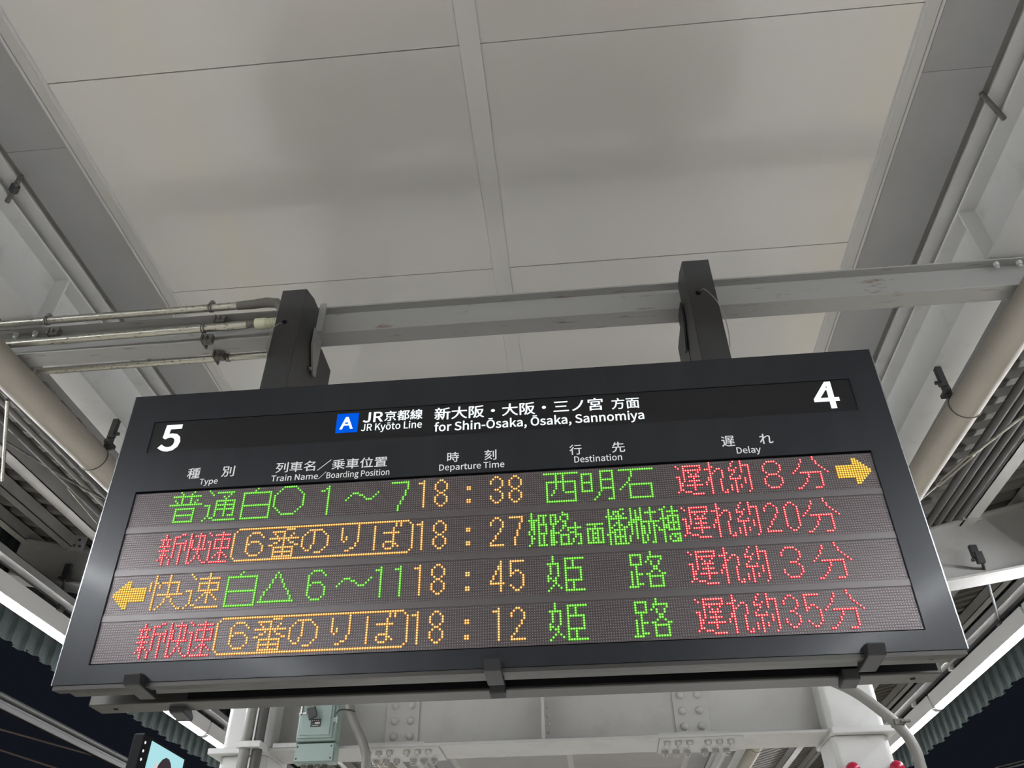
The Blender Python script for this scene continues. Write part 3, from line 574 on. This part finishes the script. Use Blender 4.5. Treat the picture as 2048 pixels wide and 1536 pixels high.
# --- dot matrix
PI_ = 0.0082155; ROWTOP = (1.2935, 1.1362, 0.9788, 0.8210)
def pts(spec, ox=0, oy=0):
    out = set()
    for tok in spec.split():
        q = [tuple(int(v) for v in p.split(',')) for p in tok.split('>')]
        if len(q) == 1: q = q * 2
        for (xa, ya), (xb, yb) in zip(q, q[1:]):
            k = max(abs(xb - xa), abs(yb - ya), 1)
            for i in range(k + 1): out.add((round(xa + (xb - xa) * i / k) + ox, round(ya + (yb - ya) * i / k) + oy))
    return out
G = {
 'fu': '4,0 5,1 10,0 9,1 1,2>13,2 5,2>5,5 9,2>9,5 2,4 3,5 12,4 11,5 0,6>14,6 3,8>11,8>11,14>3,14>3,8 3,11>11,11',
 'tsu': '1,0 2,1 3,2 5,1>12,1 11,2 10,3 8,3 9,4 5,5>13,5>13,12>11,12 5,5>5,12 5,7>13,7 5,9>13,9 9,5>9,12 0,7>2,7>2,12 1,13 0,14 3,13 4,13 5,14>14,14',
 'haku': '7,0 6,1 1,2>13,2>13,14>1,14>1,2 1,8>13,8',
 'one': '0,3 1,3 2,2 3,1>3,14', 'wave': '0,8 1,7 2,6 3,5>5,5 6,6 7,6 8,7 9,8>11,8 12,7 13,6 14,5', 'sevenf': '0,1>7,1>7,4 6,5>6,7 5,8>5,9 4,10>4,11 3,12>3,14',
 'nishi': '0,1>14,1 5,1>5,8 4,9 4,10 3,11 8,1>8,9 9,10>13,10 1,5>13,5>13,14>1,14>1,5',
 'mei': '0,2>4,2>4,10>0,10>0,2 0,6>4,6 8,1>13,1>13,14>11,14 8,1>8,10 7,11 7,12 6,13 5,14 8,5>13,5 8,9>13,9',
 'ishi': '0,1>14,1 5,2>5,4 4,5 4,6 3,7 2,8 1,9 0,10 4,8>13,8>13,14>4,14>4,8',
 'fun': '9,0 9,1 10,2 10,3 11,4 12,5 13,6 14,7 4,1 4,2 3,3 3,4 2,5 1,6 0,7 3,7>11,7>11,13 8,14>10,14 6,8 6,9 5,10 5,11 4,12 3,13 1,14 2,14',
 'kai': '2,0>2,14 0,3>0,6 3,3 4,4 4,5 8,0>8,8 5,3>12,3>12,8 4,8>14,8 8,9 9,9 7,10 7,11 6,12 5,13 4,14 10,10 10,11 11,12 12,13 13,14 14,14',
 'soku': '1,0 2,1 3,2 5,2>13,2 9,0>9,12 5,4>13,4>13,7>5,7>5,4 8,8>10,8 7,9 6,10 5,11 11,9 12,10 13,11 0,7>2,7>2,12 1,13 3,13 4,13 0,14 5,14>14,14',
 'hime': '2,0>2,3 0,3>4,3>4,8 1,3>1,7 0,8>0,10 1,9 2,10 3,9>3,11 2,12 1,13 0,14 4,12 5,13 7,1>14,1 7,1>7,14>14,14 10,1>10,5 7,5>13,5>13,10>7,10 10,10>10,14',
 'ji': '1,1>5,1>5,5>1,5>1,1 3,6>3,14 1,8>1,13 0,14>3,14 4,9 5,9 4,13 5,13 9,0 9,1 8,2>13,2 8,3 7,4 13,3 12,4 12,5 9,4 9,5 10,6 11,6 10,7 11,7 9,8 12,8 7,9 8,9 13,9 14,9 8,10>13,10>13,14>8,14>8,10',
 'osoi': '0,1 1,2 3,1>10,1>10,3>3,3 3,1>3,8 5,4 9,4 6,5 8,5 5,6>9,6 5,8>9,8 7,7>7,12 4,10>10,10 0,6 1,6>1,12 0,13 2,9 2,10 2,12 3,13>5,13 6,14>10,14',
 're': '2,0>2,14 0,3>2,3 3,2 3,5 4,4 5,3 6,3 7,4>7,7 6,8>6,13 7,14 8,14 8,13 1,7 1,8 0,9 0,10',
 'yaku': '2,0 1,1 1,2 0,3 0,4>2,4 3,3 2,5 1,6 0,7 4,7 0,8>4,8 2,8>2,14 0,11>0,13 4,11 4,12 5,0>5,5 5,2>8,2>8,13 7,14 6,8>6,10',
 'hiro': '0,0>0,0',
 'ban': '7,1>10,1 1,2>6,2 2,3 6,3 10,3 3,4 6,4 9,4 0,5>12,5 4,6 6,6 8,6 2,7 3,7 6,7 9,7 10,7 0,8 1,8 6,8 11,8 12,8 2,9>10,9>10,13>2,13>2,9 2,11>10,11 6,9>6,13',
 'no': '3,2>8,2 2,3 5,3>5,8 9,3 1,4 10,4 0,5>0,9 11,5>11,9 4,9 4,10 1,10 2,11 3,11 10,10 9,11 6,12>8,12',
 'ri': '0,2>0,7 2,6 2,7 1,8 7,1>7,8 6,9 6,10 5,11 4,11 3,12 2,12',
 'ba': '0,2>0,12 9,1 9,2 11,1 11,2 8,3>8,11 4,5>10,5 5,9>8,9 4,10 4,11 9,10 10,11 5,12>7,12',
 '0': '2,1 3,1 1,2 4,2 0,3>0,11 5,3>5,11 1,12 4,12 2,13 3,13',
 '1': '1,2 2,2 3,1>3,13',
 '2': '2,1 3,1 1,2 4,2 0,3 0,4 5,3>5,5 4,6 4,7 3,8 2,9 2,10 1,11 0,12 0,13>5,13',
 '3': '2,1 3,1 1,2 4,2 0,3 0,4 5,3>5,5 4,6 2,7 3,7 4,8 5,9>5,11 0,10 0,11 1,12 4,12 2,13 3,13',
 '4': '4,1>4,13 3,3 3,4 2,5 2,6 1,7 1,8 0,9 0,10>5,10',
 '5': '0,1>5,1 0,1>0,7 1,6 2,5 3,5 4,6 5,7>5,11 4,12 3,13 2,13 1,12 0,11',
 '7': '0,1>5,1 5,2 5,3 4,4>4,6 3,7>3,9 2,10>2,13',
 '8': '2,1 3,1 1,2 4,2 0,3>0,5 5,3>5,5 1,6 4,6 2,7 3,7 1,8 4,8 0,9>0,11 5,9>5,11 1,12 4,12 2,13 3,13',
 ':': '0,5 1,5 0,6 1,6 0,11 1,11 0,12 1,12',
 'F8': '2,1>5,1 1,2 6,2 0,3>0,5 7,3>7,5 1,6 6,6 2,7>5,7 1,8 6,8 0,9>0,11 7,9>7,11 1,12 6,12 2,13>5,13',
 'F3': '2,1>5,1 1,2 6,2 0,3 0,4 7,3>7,5 6,6 3,7>5,7 6,8 7,9>7,11 0,10 0,11 1,12 6,12 2,13>5,13',
 'F6': '2,1>5,1 1,2 6,2 7,3 0,3>0,11 2,6>5,6 1,7 6,7 7,8>7,11 1,12 6,12 2,13>5,13',
 'B6': '2,2>5,2 1,3 6,3 7,4 0,4>0,10 2,6>5,6 1,7 6,7 7,8>7,10 1,11 6,11 2,12>5,12',
 'shin': '2,1 2,2 0,3>4,3 1,4 1,5 3,4 3,5 0,6>4,6 2,7 0,8>4,8 2,9>2,14 1,10 3,10 1,11 4,11 0,12 5,12>5,14 6,2>6,11 7,2 8,2 9,1 10,1 6,5>10,5 9,5>9,14',
 'kain': '0,4>0,8 2,1>2,14 3,4>3,7 6,1>6,10 4,2>8,2>8,8 4,8>9,8 5,11 7,11 5,12 7,12 4,13 8,13 3,14 9,14 10,14',
 'sokun': '0,1 1,2 3,2>9,2 6,1>6,13 3,4>9,4>9,8>3,8>3,4 5,10>7,10 4,11 3,12 8,11 9,12 0,5 1,5>1,13 0,14 2,14>9,14',
 'himen': '1,0>1,2 0,3>3,3 1,4>1,7 2,4>2,9 0,8 0,9 1,10>1,13 2,11 0,14 4,1>7,1 4,1>4,14>7,14 6,1>6,5 5,5>7,5>7,9>5,9 6,9>6,14',
 'jin': '0,1>2,1>2,5>0,5>0,1 1,5>1,14 0,8>0,14 1,13 2,13 2,9 3,9 5,0 5,1>7,1>7,3 4,2 4,3 3,4 5,4 6,4 6,5 5,6 6,6 5,7 7,7 4,8 7,8 3,9 8,9 9,9 4,10>7,10>7,14>4,14>4,10',
 'hou': '2,5 2,6 0,7>4,7 2,8>2,11 3,10 4,10>4,14 3,14 1,12 1,13 0,14',
 'men': '0,6>6,6 3,7 0,8>6,8>6,14>0,14>0,8 2,8>2,14 4,8>4,14 3,10 3,12',
 'hari': '1,0>1,15 6,0 7,0 3,1>5,1 3,2 5,2 7,2 0,3 1,3 2,3 4,3 5,3 6,3 1,4>8,4 5,5 4,6 5,6 3,7 5,7 6,7 2,8 5,8 7,8 8,8 3,9>7,9 2,10 3,9>3,15 5,9>5,15 7,9>7,15 0,11 3,12>7,12 3,15>8,15',
 'shu': '2,0>2,11 6,0>6,15 4,1>4,13 1,6 1,7 3,5 3,6 5,4 5,5 1,12>1,14 0,15',
 'aka': '4,0>4,5 2,2>6,2 1,6>7,6 3,6>3,11 5,6>5,15 1,8>1,11 0,12 2,12>2,14 1,15 6,8 7,9 7,10 4,15',
 'ho': '2,0 0,1 1,1 1,1>1,15 0,5 2,5 2,8 2,9 0,10 5,0 5,1>5,10 3,2>7,2 3,4>7,4>7,10>3,10>3,4 3,7>7,7 3,13 3,14 4,12 5,12 5,13 6,12 7,12>7,15 4,15>7,15 6,14',
 'arR': '7,2 8,2 7,3>9,3 7,4>10,4 0,5>11,5 0,6>12,6 0,7>13,7 0,8>13,8 0,9>12,9 0,10>11,10 7,11>10,11 7,12>9,12 7,13 8,13',
}
ring = ' '.join('%d,%d' % (x, y) for x in range(14) for y in range(14) if 6.15 <= math.hypot(x - 6.5, y - 6.5) < 7.05)
G['maru'] = ring
G['tri'] = '7,1>0,13>14,13>7,1'
G['frame'] = '2,0>75,0 1,1 0,2>0,12 1,13 2,14>75,14 76,1 77,2>77,12 76,13'
G['arL'] = ' '.join('%d,%d' % (13 - x, y) for x, y in pts(G['arR']))
DEL = [('osoi', 238, 'r'), ('re', 250, 'r'), ('yaku', 260, 'r'), ('fun', 286, 'r')]
RAPID = [('shin', 17, 'r'), ('kain', 28, 'r'), ('sokun', 38, 'r')]
BOX = [('frame', 49, 'a'), ('B6', 55, 'a'), ('ban', 65, 'a'), ('no', 79, 'a'), ('ri', 96, 'a'), ('ba', 110, 'a')]
def T(h1, h2): return [('1', 127, 'a'), ('8', 135, 'a'), (':', 149, 'a'), (h1, 159, 'a'), (h2, 167, 'a')]
ROWS = [
 [('fu', 17, 'g'), ('tsu', 33, 'g'), ('haku', 49, 'g'), ('maru', 64, 'g'), ('one', 85, 'g'), ('wave', 96, 'g'), ('sevenf', 116, 'g')] + T('3', '8') + [('nishi', 182, 'g'), ('mei', 198, 'g'), ('ishi', 214, 'g')] + DEL + [('F8', 274, 'r'), ('arR', 304, 'y')],
 RAPID + BOX + T('2', '7') + [('himen', 175, 'g'), ('jin', 184, 'g'), ('hou', 192, 'g'), ('men', 199, 'g'), ('hari', 207, 'g'), ('shu', 215, 'g'), ('aka', 221, 'g'), ('ho', 229, 'g')] + DEL + [('2', 271, 'r'), ('0', 279, 'r')],
 [('arL', 2, 'y'), ('kai', 17, 'a'), ('soku', 33, 'a'), ('haku', 49, 'g'), ('tri', 64, 'g'), ('F6', 84, 'g'), ('wave', 96, 'g'), ('1', 111, 'g'), ('1', 119, 'g')] + T('4', '5') + [('hime', 182, 'g'), ('ji', 214, 'g')] + DEL + [('F3', 274, 'r')],
 RAPID + BOX + T('1', '2') + [('hime', 182, 'g'), ('ji', 214, 'g')] + DEL + [('3', 271, 'r'), ('5', 279, 'r')],
]
def octo(mb, a, b, r, d, n=8, ph=0.39):
    k = len(mb.v)
    for j in range(n):
        t = 2 * math.pi * j / n + ph; mb.v.append(SP(a + r * math.cos(t), b + r * math.sin(t), d))
    mb.f.append(tuple(k + j for j in range(n)))
for ri, row in enumerate(ROWS):
    bt = ROWTOP[ri]; top = bt + PI_ * 0.62; bot = bt - PI_ * 15.62
    mod = SB().sbox(DA0, DA1, bot, top, 0.008, 0.029).build('led_module', LEDBACK, board)
    if ri < 3: SB().sbox(DA0, DA1, ROWTOP[ri + 1] + PI_ * 0.66, bot - PI_ * 0.04, 0.004, 0.028).build('spacer_bar', SPACER, board, bevel=0.0015)
    fins = SB()
    for k in range(17):
        b = bt + PI_ * 0.5 - PI_ * k; fins.sbox(DA0, DA1, b - 0.0006, b + 0.0006, 0.0060, 0.0079)
    fins.build('louvre', FIN, mod, kind='stuff')
    lit = set()
    for name, c0, col in row:
        P = pts(G[name], c0, 0)
        new = P - lit; lit |= P
        if not new: continue
        mb = SB(); fm = []
        for (c, r) in sorted(new):
            a = -1.5935 + (c + 0.5) * PI_; b = bt - r * PI_
            octo(mb, a, b, PI_ * 0.56, 0.0055); fm.append(1)  # wide dim disc, the painted glow round the dot
            octo(mb, a, b, PI_ * 0.31, 0.0035); fm.append(0)
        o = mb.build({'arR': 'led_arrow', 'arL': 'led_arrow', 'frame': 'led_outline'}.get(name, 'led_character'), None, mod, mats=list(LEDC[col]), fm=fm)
    un = SB()
    for c in range(320):
        for r in range(16):
            if (c, r) not in lit: octo(un, -1.5935 + (c + 0.5) * PI_, bt - r * PI_, 0.00145, 0.0072, 6)
    un.build('unlit_lens', UNLIT, mod, kind='stuff')

# ------------------------------------------------------------------ hanging posts
def post(xa, xb, label):
    p = empty('hanger_post', (xa + xb) / 2, 2.6, 1.9, label, 'post', 'posts that carry the board')
    prof = [(2.45, 1.906), (2.45, 2.565), (2.548, 2.60), (2.632, 2.60), (2.632, 2.452), (2.725, 2.452), (2.745, 2.458), (2.90, 2.452), (2.90, 1.906)]
    MB().prism(prof, lambda q, t: (xa if t == 0 else xb, q[0], q[1])).build('post_body', CHAR, p, bevel=0.003)
    return p
for xa, xb, s, lab in ((-1.247, -1.134, 1, 'dark grey box post holding the board up, the one beside the metal conduits'), (0.545, 0.660, -1, 'dark grey box post above the board, with a loose wire on its right side')):
    p = post(xa, xb, lab)
    xs_ = xb if s > 0 else xa
    b = MB().prism([(2.60, 2.462), (2.70, 2.462), (2.70, 2.25), (2.665, 2.24), (2.60, 2.36)], lambda q, t: (xs_ + s * 0.004 if t == 0 else xs_ + s * 0.012, q[0], q[1]))
    b.build('cleat_plate', STEEL_DIRTY if s > 0 else CHAR, p)
    if s > 0:
        MB().box(xs_ + 0.001, xs_ + 0.03, 2.625, 2.638, 2.46, 2.64).build('cleat_plate', STEEL_DIRTY, p)
        dome(MB(), (xs_ + 0.004, 2.63, 2.245), 0.009, 0.012, d=1, ax=0, n=8).build('screw', WIRE, p)
    else:
        MB().box(xs_ - 0.0015, xs_ - 0.0003, 2.70, 2.712, 2.28, 2.43).build('slot', BLACK, p)
        MB().box(xs_ - 0.0015, xs_ - 0.0003, 2.66, 2.664, 1.912, 2.40).build('seam', BLACK, p)
    hx = -1.205 if s > 0 else 0.586
    b = MB(); hexnut(b, (hx, 2.4485, 2.366), 0.012, 0.002, ax=1, n=12); b.build('wire_hole', BLACK, p)
    if s > 0: w = [(hx, 2.455, 2.366), (hx - 0.02, 2.436, 2.345), (-1.245, 2.43, 2.30), (-1.253, 2.44, 2.24), (-1.25, 2.47, 2.15)]
    else: w = [(hx, 2.455, 2.371), (hx + 0.02, 2.425, 2.362), (0.640, 2.42, 2.30), (0.658, 2.42, 2.23), (0.667, 2.43, 2.13), (0.665, 2.455, 2.06)]
    # smooth the wire
    q = []
    for i in range(len(w) - 1):
        for t in range(4):
            p0, p1, p2, p3 = (Vector(w[max(i - 1, 0)]), Vector(w[i]), Vector(w[i + 1]), Vector(w[min(i + 2, len(w) - 1)])); u = t / 4
            q.append(0.5 * ((2 * p1) + (p2 - p0) * u + (2 * p0 - 5 * p1 + 4 * p2 - p3) * u * u + (3 * p1 - p0 - 3 * p2 + p3) * u ** 3))
    q.append(Vector(w[-1]))
    tag(MB().tube(q, 0.0022, 6).build('safety_wire', WIRE, smooth=True), 'thin bright safety wire looping out of the hole in the %s post' % ('conduit-side' if s > 0 else 'other, freestanding'), 'wire')

# ------------------------------------------------------------------ metal conduits on the cross beam
def clamp(parent, x, y, z, r, up=True, foot=True):
    b = MB(); pts_ = []
    for j in range(13):
        a = 2 * math.pi * j / 12; pts_.append((x, y + (r + 0.002) * math.cos(a), z + (r + 0.002) * math.sin(a)))
    for dx in (-0.006, 0.006): b.tube([(q[0] + dx, q[1], q[2]) for q in pts_], 0.0028, 5, caps=False)
    if up: b.box(x - 0.007, x + 0.007, y - 0.01, y + 0.004, z + r, z + r + 0.022); hexnut(b, (x - 0.014, y - 0.003, z + r + 0.012), 0.006, 0.028, ax=0)
    b.build('clamp', GALVD, parent)
def beamclip(parent, x, y, z):
    b = MB().box(x - 0.03, x + 0.02, y - 0.01, y + 0.02, z - 0.035, z + 0.01); b.box(x - 0.03, x - 0.022, y - 0.02, y + 0.05, z - 0.035, z + 0.005)
    hexnut(b, (x - 0.005, y - 0.022, z - 0.012), 0.009, 0.012, ax=1); b.build('beam_clip', GALVD, parent, bevel=0.002)
c = empty('conduit', -2.2, 2.58, 2.59, 'galvanised conduit with a taped bend at its end, topmost of the three on the beam', 'conduit', 'conduits on the cross beam')
MB().tube([(-3.4, 2.585, 2.612), (-1.44, 2.585, 2.626)], 0.0185, 14).build('tube_body', GALV, c, smooth=True)
bend = [(-1.52, 2.585, 2.6255), (-1.44, 2.585, 2.628), (-1.38, 2.585, 2.634), (-1.33, 2.586, 2.626), (-1.305, 2.59, 2.60), (-1.285, 2.595, 2.565), (-1.273, 2.60, 2.50), (-1.271, 2.60, 2.42)]
MB().tube(bend, [0.020, 0.0225, 0.024, 0.0235, 0.0225, 0.022, 0.022, 0.022], 14).build('taped_bend', TAPE, c, smooth=True)
clamp(c, -2.46, 2.585, 2.619, 0.0185); clamp(c, -1.65, 2.585, 2.6245, 0.0185); beamclip(c, -2.42, 2.615, 2.58); beamclip(c, -1.60, 2.615, 2.585)
c = empty('conduit', -2.0, 2.58, 2.46, 'galvanised conduit ending in an ivory coupling, middle one of the three on the beam', 'conduit', 'conduits on the cross beam')
MB().tube([(-2.95, 2.60, 2.490), (-1.455, 2.60, 2.512)], 0.0185, 14).build('tube_body', GALV, c, smooth=True)
MB().tube([(-1.46, 2.60, 2.512), (-1.41, 2.60, 2.513)], 0.0165, 12).build('sleeve', GALVD, c, smooth=True)
MB().tube([(-1.415, 2.60, 2.513), (-1.365, 2.60, 2.5135)], 0.026, 16).build('coupling', IVORY, c, smooth=True)
b = MB()
for k in range(7): b.tube([(-1.365 + k * 0.008, 2.60, 2.5135), (-1.360 + k * 0.008, 2.60, 2.5135)], 0.0235, 14)
b.tube([(-1.37, 2.60, 2.5135), (-1.30, 2.60, 2.515)], 0.020, 12); b.build('corrugated_hose', IVORY, c)
clamp(c, -1.665, 2.60, 2.508, 0.0185, up=False); beamclip(c, -1.635, 2.615, 2.468)
c = empty('conduit', -2.0, 2.76, 2.44, 'galvanised conduit under the rear edge of the beam, lowest of the three', 'conduit', 'conduits on the cross beam')
MB().tube([(-2.55, 2.765, 2.456), (-1.20, 2.765, 2.466)], 0.0165, 14).build('tube_body', GALV, c, smooth=True)
clamp(c, -1.60, 2.765, 2.463, 0.0165, up=False); beamclip(c, -1.62, 2.725, 2.462)

# ------------------------------------------------------------------ switch box, padlock and pipes in front of the left column
bx = empty('switch_box', -1.84, 5.6, 1.3, 'pale green metal switch box with a small black name plate, near the left column', 'switch box')
MB().box(-1.975, -1.70, 5.55, 5.66, 1.432, 1.80).build('box_body', BOXG, bx, bevel=0.012)
MB().box(-1.965, -1.722, 5.535, 5.55, 1.448, 1.80).build('door', BOXG, bx, bevel=0.01)
MB().box(-1.948, -1.738, 5.527, 5.536, 1.463, 1.79).build('door_panel', BOXG, bx, bevel=0.006)
MB().box(-1.975, -1.695, 5.57, 5.66, 1.30, 1.424).build('terminal_box', BOXG, bx, bevel=0.006)
MB().box(-1.970, -1.705, 5.558, 5.572, 1.307, 1.418).build('terminal_cover', BOXG, bx, bevel=0.003)
for xx in (-1.955, -1.722):
    for zz in (1.325, 1.40): dome(MB(), (xx, 5.558, zz), 0.006, 0.006, n=8).build('screw', CHAR, bx)
b = MB().box(-1.722, -1.69, 5.525, 5.56, 1.545, 1.575); b.tube([(-1.695, 5.53, 1.535), (-1.695, 5.53, 1.585)], 0.008, 8); b.build('hinge', BOXG, bx)
MB().box(-1.876, -1.806, 5.5235, 5.527, 1.517, 1.567).build('name_plate', PLATE, bx)
b = MB(); b.box(-1.846, -1.813, 5.5225, 5.5237, 1.535, 1.546)
for k in range(4): b.box(-1.866 + k * 0.013, -1.860 + k * 0.013, 5.5225, 5.5237, 1.554, 1.560)
b.box(-1.866, -1.82, 5.5225, 5.5237, 1.524, 1.527); b.build('name_plate_print', PLATEW, bx)
b = MB().box(-1.965, -1.915, 5.52, 5.53, 1.60, 1.612); b.box(-1.955, -1.945, 5.515, 5.53, 1.60, 1.66); b.build('hasp', WIRE, bx)
for i, xx in enumerate((-1.925, -1.875, -1.825, -1.775)):
    tag(MB().tube([(xx, 5.64, 1.30), (xx + 0.004, 5.64, 0.2), (xx, 5.64, -0.6)], 0.018, 10).build('conduit', (CONDG, CONDD)[i % 2], smooth=True), 'thin conduit leaving the bottom of the switch box, %s' % ('leftmost', 'second from left', 'third from left', 'rightmost')[i], 'conduit', 'conduits below the switch box')
pl = empty('padlock', -1.86, 5.49, 1.56, 'dark padlock hanging from the hasp of the green switch box', 'padlock')
b = MB().prism([(-1.905, 1.625), (-1.845, 1.64), (-1.825, 1.575), (-1.878, 1.548)], lambda q, t: (q[0], 5.475 + 0.025 * t, q[1])); b.build('lock_body', CHAR, pl, bevel=0.005)
MB().tube([(-1.895, 5.49, 1.63), (-1.91, 5.49, 1.655), (-1.895, 5.49, 1.672), (-1.87, 5.49, 1.665), (-1.86, 5.49, 1.635)], 0.005, 8).build('shackle', WIRE, pl)
for nm, xx, yy, rr, lab in (('a', -2.297, 5.50, 0.036, 'thick grey conduit in front of the left column, the paler one'), ('b', -2.222, 5.53, 0.034, 'thick dark grey conduit beside the paler one in front of the left column')):
    tag(MB().tube([(xx, yy, -1.0), (xx, yy, 1.30), (xx, yy, 1.62), (xx + 0.01, yy, 2.0)], rr, 16).build('conduit', CONDG if nm == 'a' else CONDD, smooth=True), lab, 'conduit', 'upright conduits at the left column')
tag(MB().box(-2.345, -2.18, 5.455, 5.60, 1.385, 1.425).build('conduit_saddle', STEEL, bevel=0.004), 'white metal saddle clamping two thick conduits to the left column', 'clamp')
tag(MB().box(-2.17, -2.0, 5.66, 5.80, 1.425, 1.455).build('mounting_bar', STEEL, bevel=0.004), 'white flat mounting bar between the left column and the switch box', 'bracket')
def spline(w, k=5):
    q = []
    for i in range(len(w) - 1):
        for t in range(k):
            p0, p1, p2, p3 = (Vector(w[max(i - 1, 0)]), Vector(w[i]), Vector(w[i + 1]), Vector(w[min(i + 2, len(w) - 1)])); u = t / k
            q.append(0.5 * ((2 * p1) + (p2 - p0) * u + (2 * p0 - 5 * p1 + 4 * p2 - p3) * u * u + (3 * p1 - p0 - 3 * p2 + p3) * u ** 3))
    q.append(Vector(w[-1])); return q
tag(MB().tube(spline([(-1.62, 5.5, 1.95), (-1.615, 5.5, 1.70), (-1.60, 5.5, 1.60), (-1.55, 5.5, 1.50), (-1.48, 5.5, 1.37), (-1.455, 5.5, 1.24), (-1.46, 5.5, 0.9)]), 0.030, 14).build('flexible_hose', CONDG, smooth=True), 'thick grey hose curving down beside the green switch box', 'hose')
tag(MB().tube(spline([(-1.69, 5.46, 1.575), (-1.66, 5.45, 1.598), (-1.60, 5.46, 1.60), (-1.56, 5.47, 1.59)]), 0.004, 6).build('cable_tie', RUBBER, smooth=True), 'black cable tie sticking out round the hose beside the switch box', 'cable tie')
tag(MB().tube(spline([(1.45, 5.42, 1.72), (1.60, 5.42, 1.66), (1.73, 5.4, 1.575), (1.86, 5.4, 1.455), (1.945, 5.4, 1.352), (1.99, 5.4, 1.24), (1.995, 5.4, 1.12), (1.98, 5.4, 0.7)]), 0.034, 14).build('flexible_hose', CONDG, smooth=True), 'thick grey hose curving over the front of the right column', 'hose')
b = MB().box(1.905, 1.97, 5.355, 5.44, 1.36, 1.395); b.box(1.94, 2.0, 5.34, 5.37, 1.37, 1.385)
tag(b.build('hose_clip', GALVD, bevel=0.004), 'small dark clip round the grey hose at the right column', 'clamp')

# ------------------------------------------------------------------ advert screen, lower left
sc_ = empty('advert_screen', -3.42, 6.6, 0.6, 'bright upright advert screen facing the platform, low beside the left column', 'screen')
MB().box(-3.50, -3.41, 6.20, 6.98, 0.55, 1.70).build('screen_body', BLACK, sc_, bevel=0.01)
MB().box(-3.41, -3.405, 6.33, 6.93, 0.66, 1.675).build('display', SCREEN, sc_)
def patch(name, poly, m, dx):
    MB().prism(poly, lambda p, t: (-3.405 + dx * t, p[0], p[1])).build(name, m, sc_)
def oval(cy, cz, ry, rz, n=18, k=0.0): return [(cy + ry * math.cos(2 * math.pi * i / n) + k * math.sin(2 * math.pi * i / n), cz + rz * math.sin(2 * math.pi * i / n)) for i in range(n)]
patch('picture_patch', oval(6.84, 1.34, 0.07, 0.24), SCREEN4, 0.0006)
patch('picture_patch', oval(6.62, 1.42, 0.15, 0.20, k=0.02), SCREEN2, 0.0010)
patch('picture_patch', oval(6.65, 1.40, 0.075, 0.125), SCREEN3, 0.0016)
patch('picture_patch', oval(6.47, 1.44, 0.035, 0.12, k=0.015), SCREEN3, 0.0016)
for z in (1.64, 1.58, 1.52): dome(MB(), (-3.41, 6.235, z), 0.011, 0.006, d=1, ax=0, n=8).build('indicator', DOTW, sc_)

# ------------------------------------------------------------------ things over the tracks
rl = empty('overhead_rail', -5.1, 8, 2.1, 'weathered double steel rail outside the left platform edge', 'rail')
MB().tube([(-5.10, 2, 2.193), (-5.10, 26, 2.193)], 0.030, 10).build('upper_bar', RAILM, rl, smooth=True)
MB().box(-5.125, -5.075, 2, 26, 2.09, 2.142).build('lower_bar', RAILM, rl, bevel=0.006)
MB().box(-5.108, -5.092, 2, 26, 2.142, 2.17).build('web', RAILM, rl)
for i, (a, b_) in enumerate((((-6.0, 7.0, 2.20), (-6.0, 30, 4.3)), ((-6.2, 7.0, 2.12), (-6.2, 30, 3.3)))):
    tag(MB().tube([a, b_], 0.010, 6).build('overhead_wire', BROWNW), ('brown overhead wire past the left rail, upper one', 'brown overhead wire past the left rail, lower one')[i], 'wire', 'overhead wires on the left')
for i, (a, b_) in enumerate((((5.4, 16.5, 2.98), (7.2, 9.6, 2.55)), ((5.6, 15.0, 2.83), (7.2, 9.4, 2.44)))):
    tag(MB().tube([a, b_], 0.012, 6).build('overhead_wire', GALVD), ('grey overhead wire beyond the right lamps, upper one', 'grey overhead wire beyond the right lamps, lower one')[i], 'wire', 'overhead wires on the right')
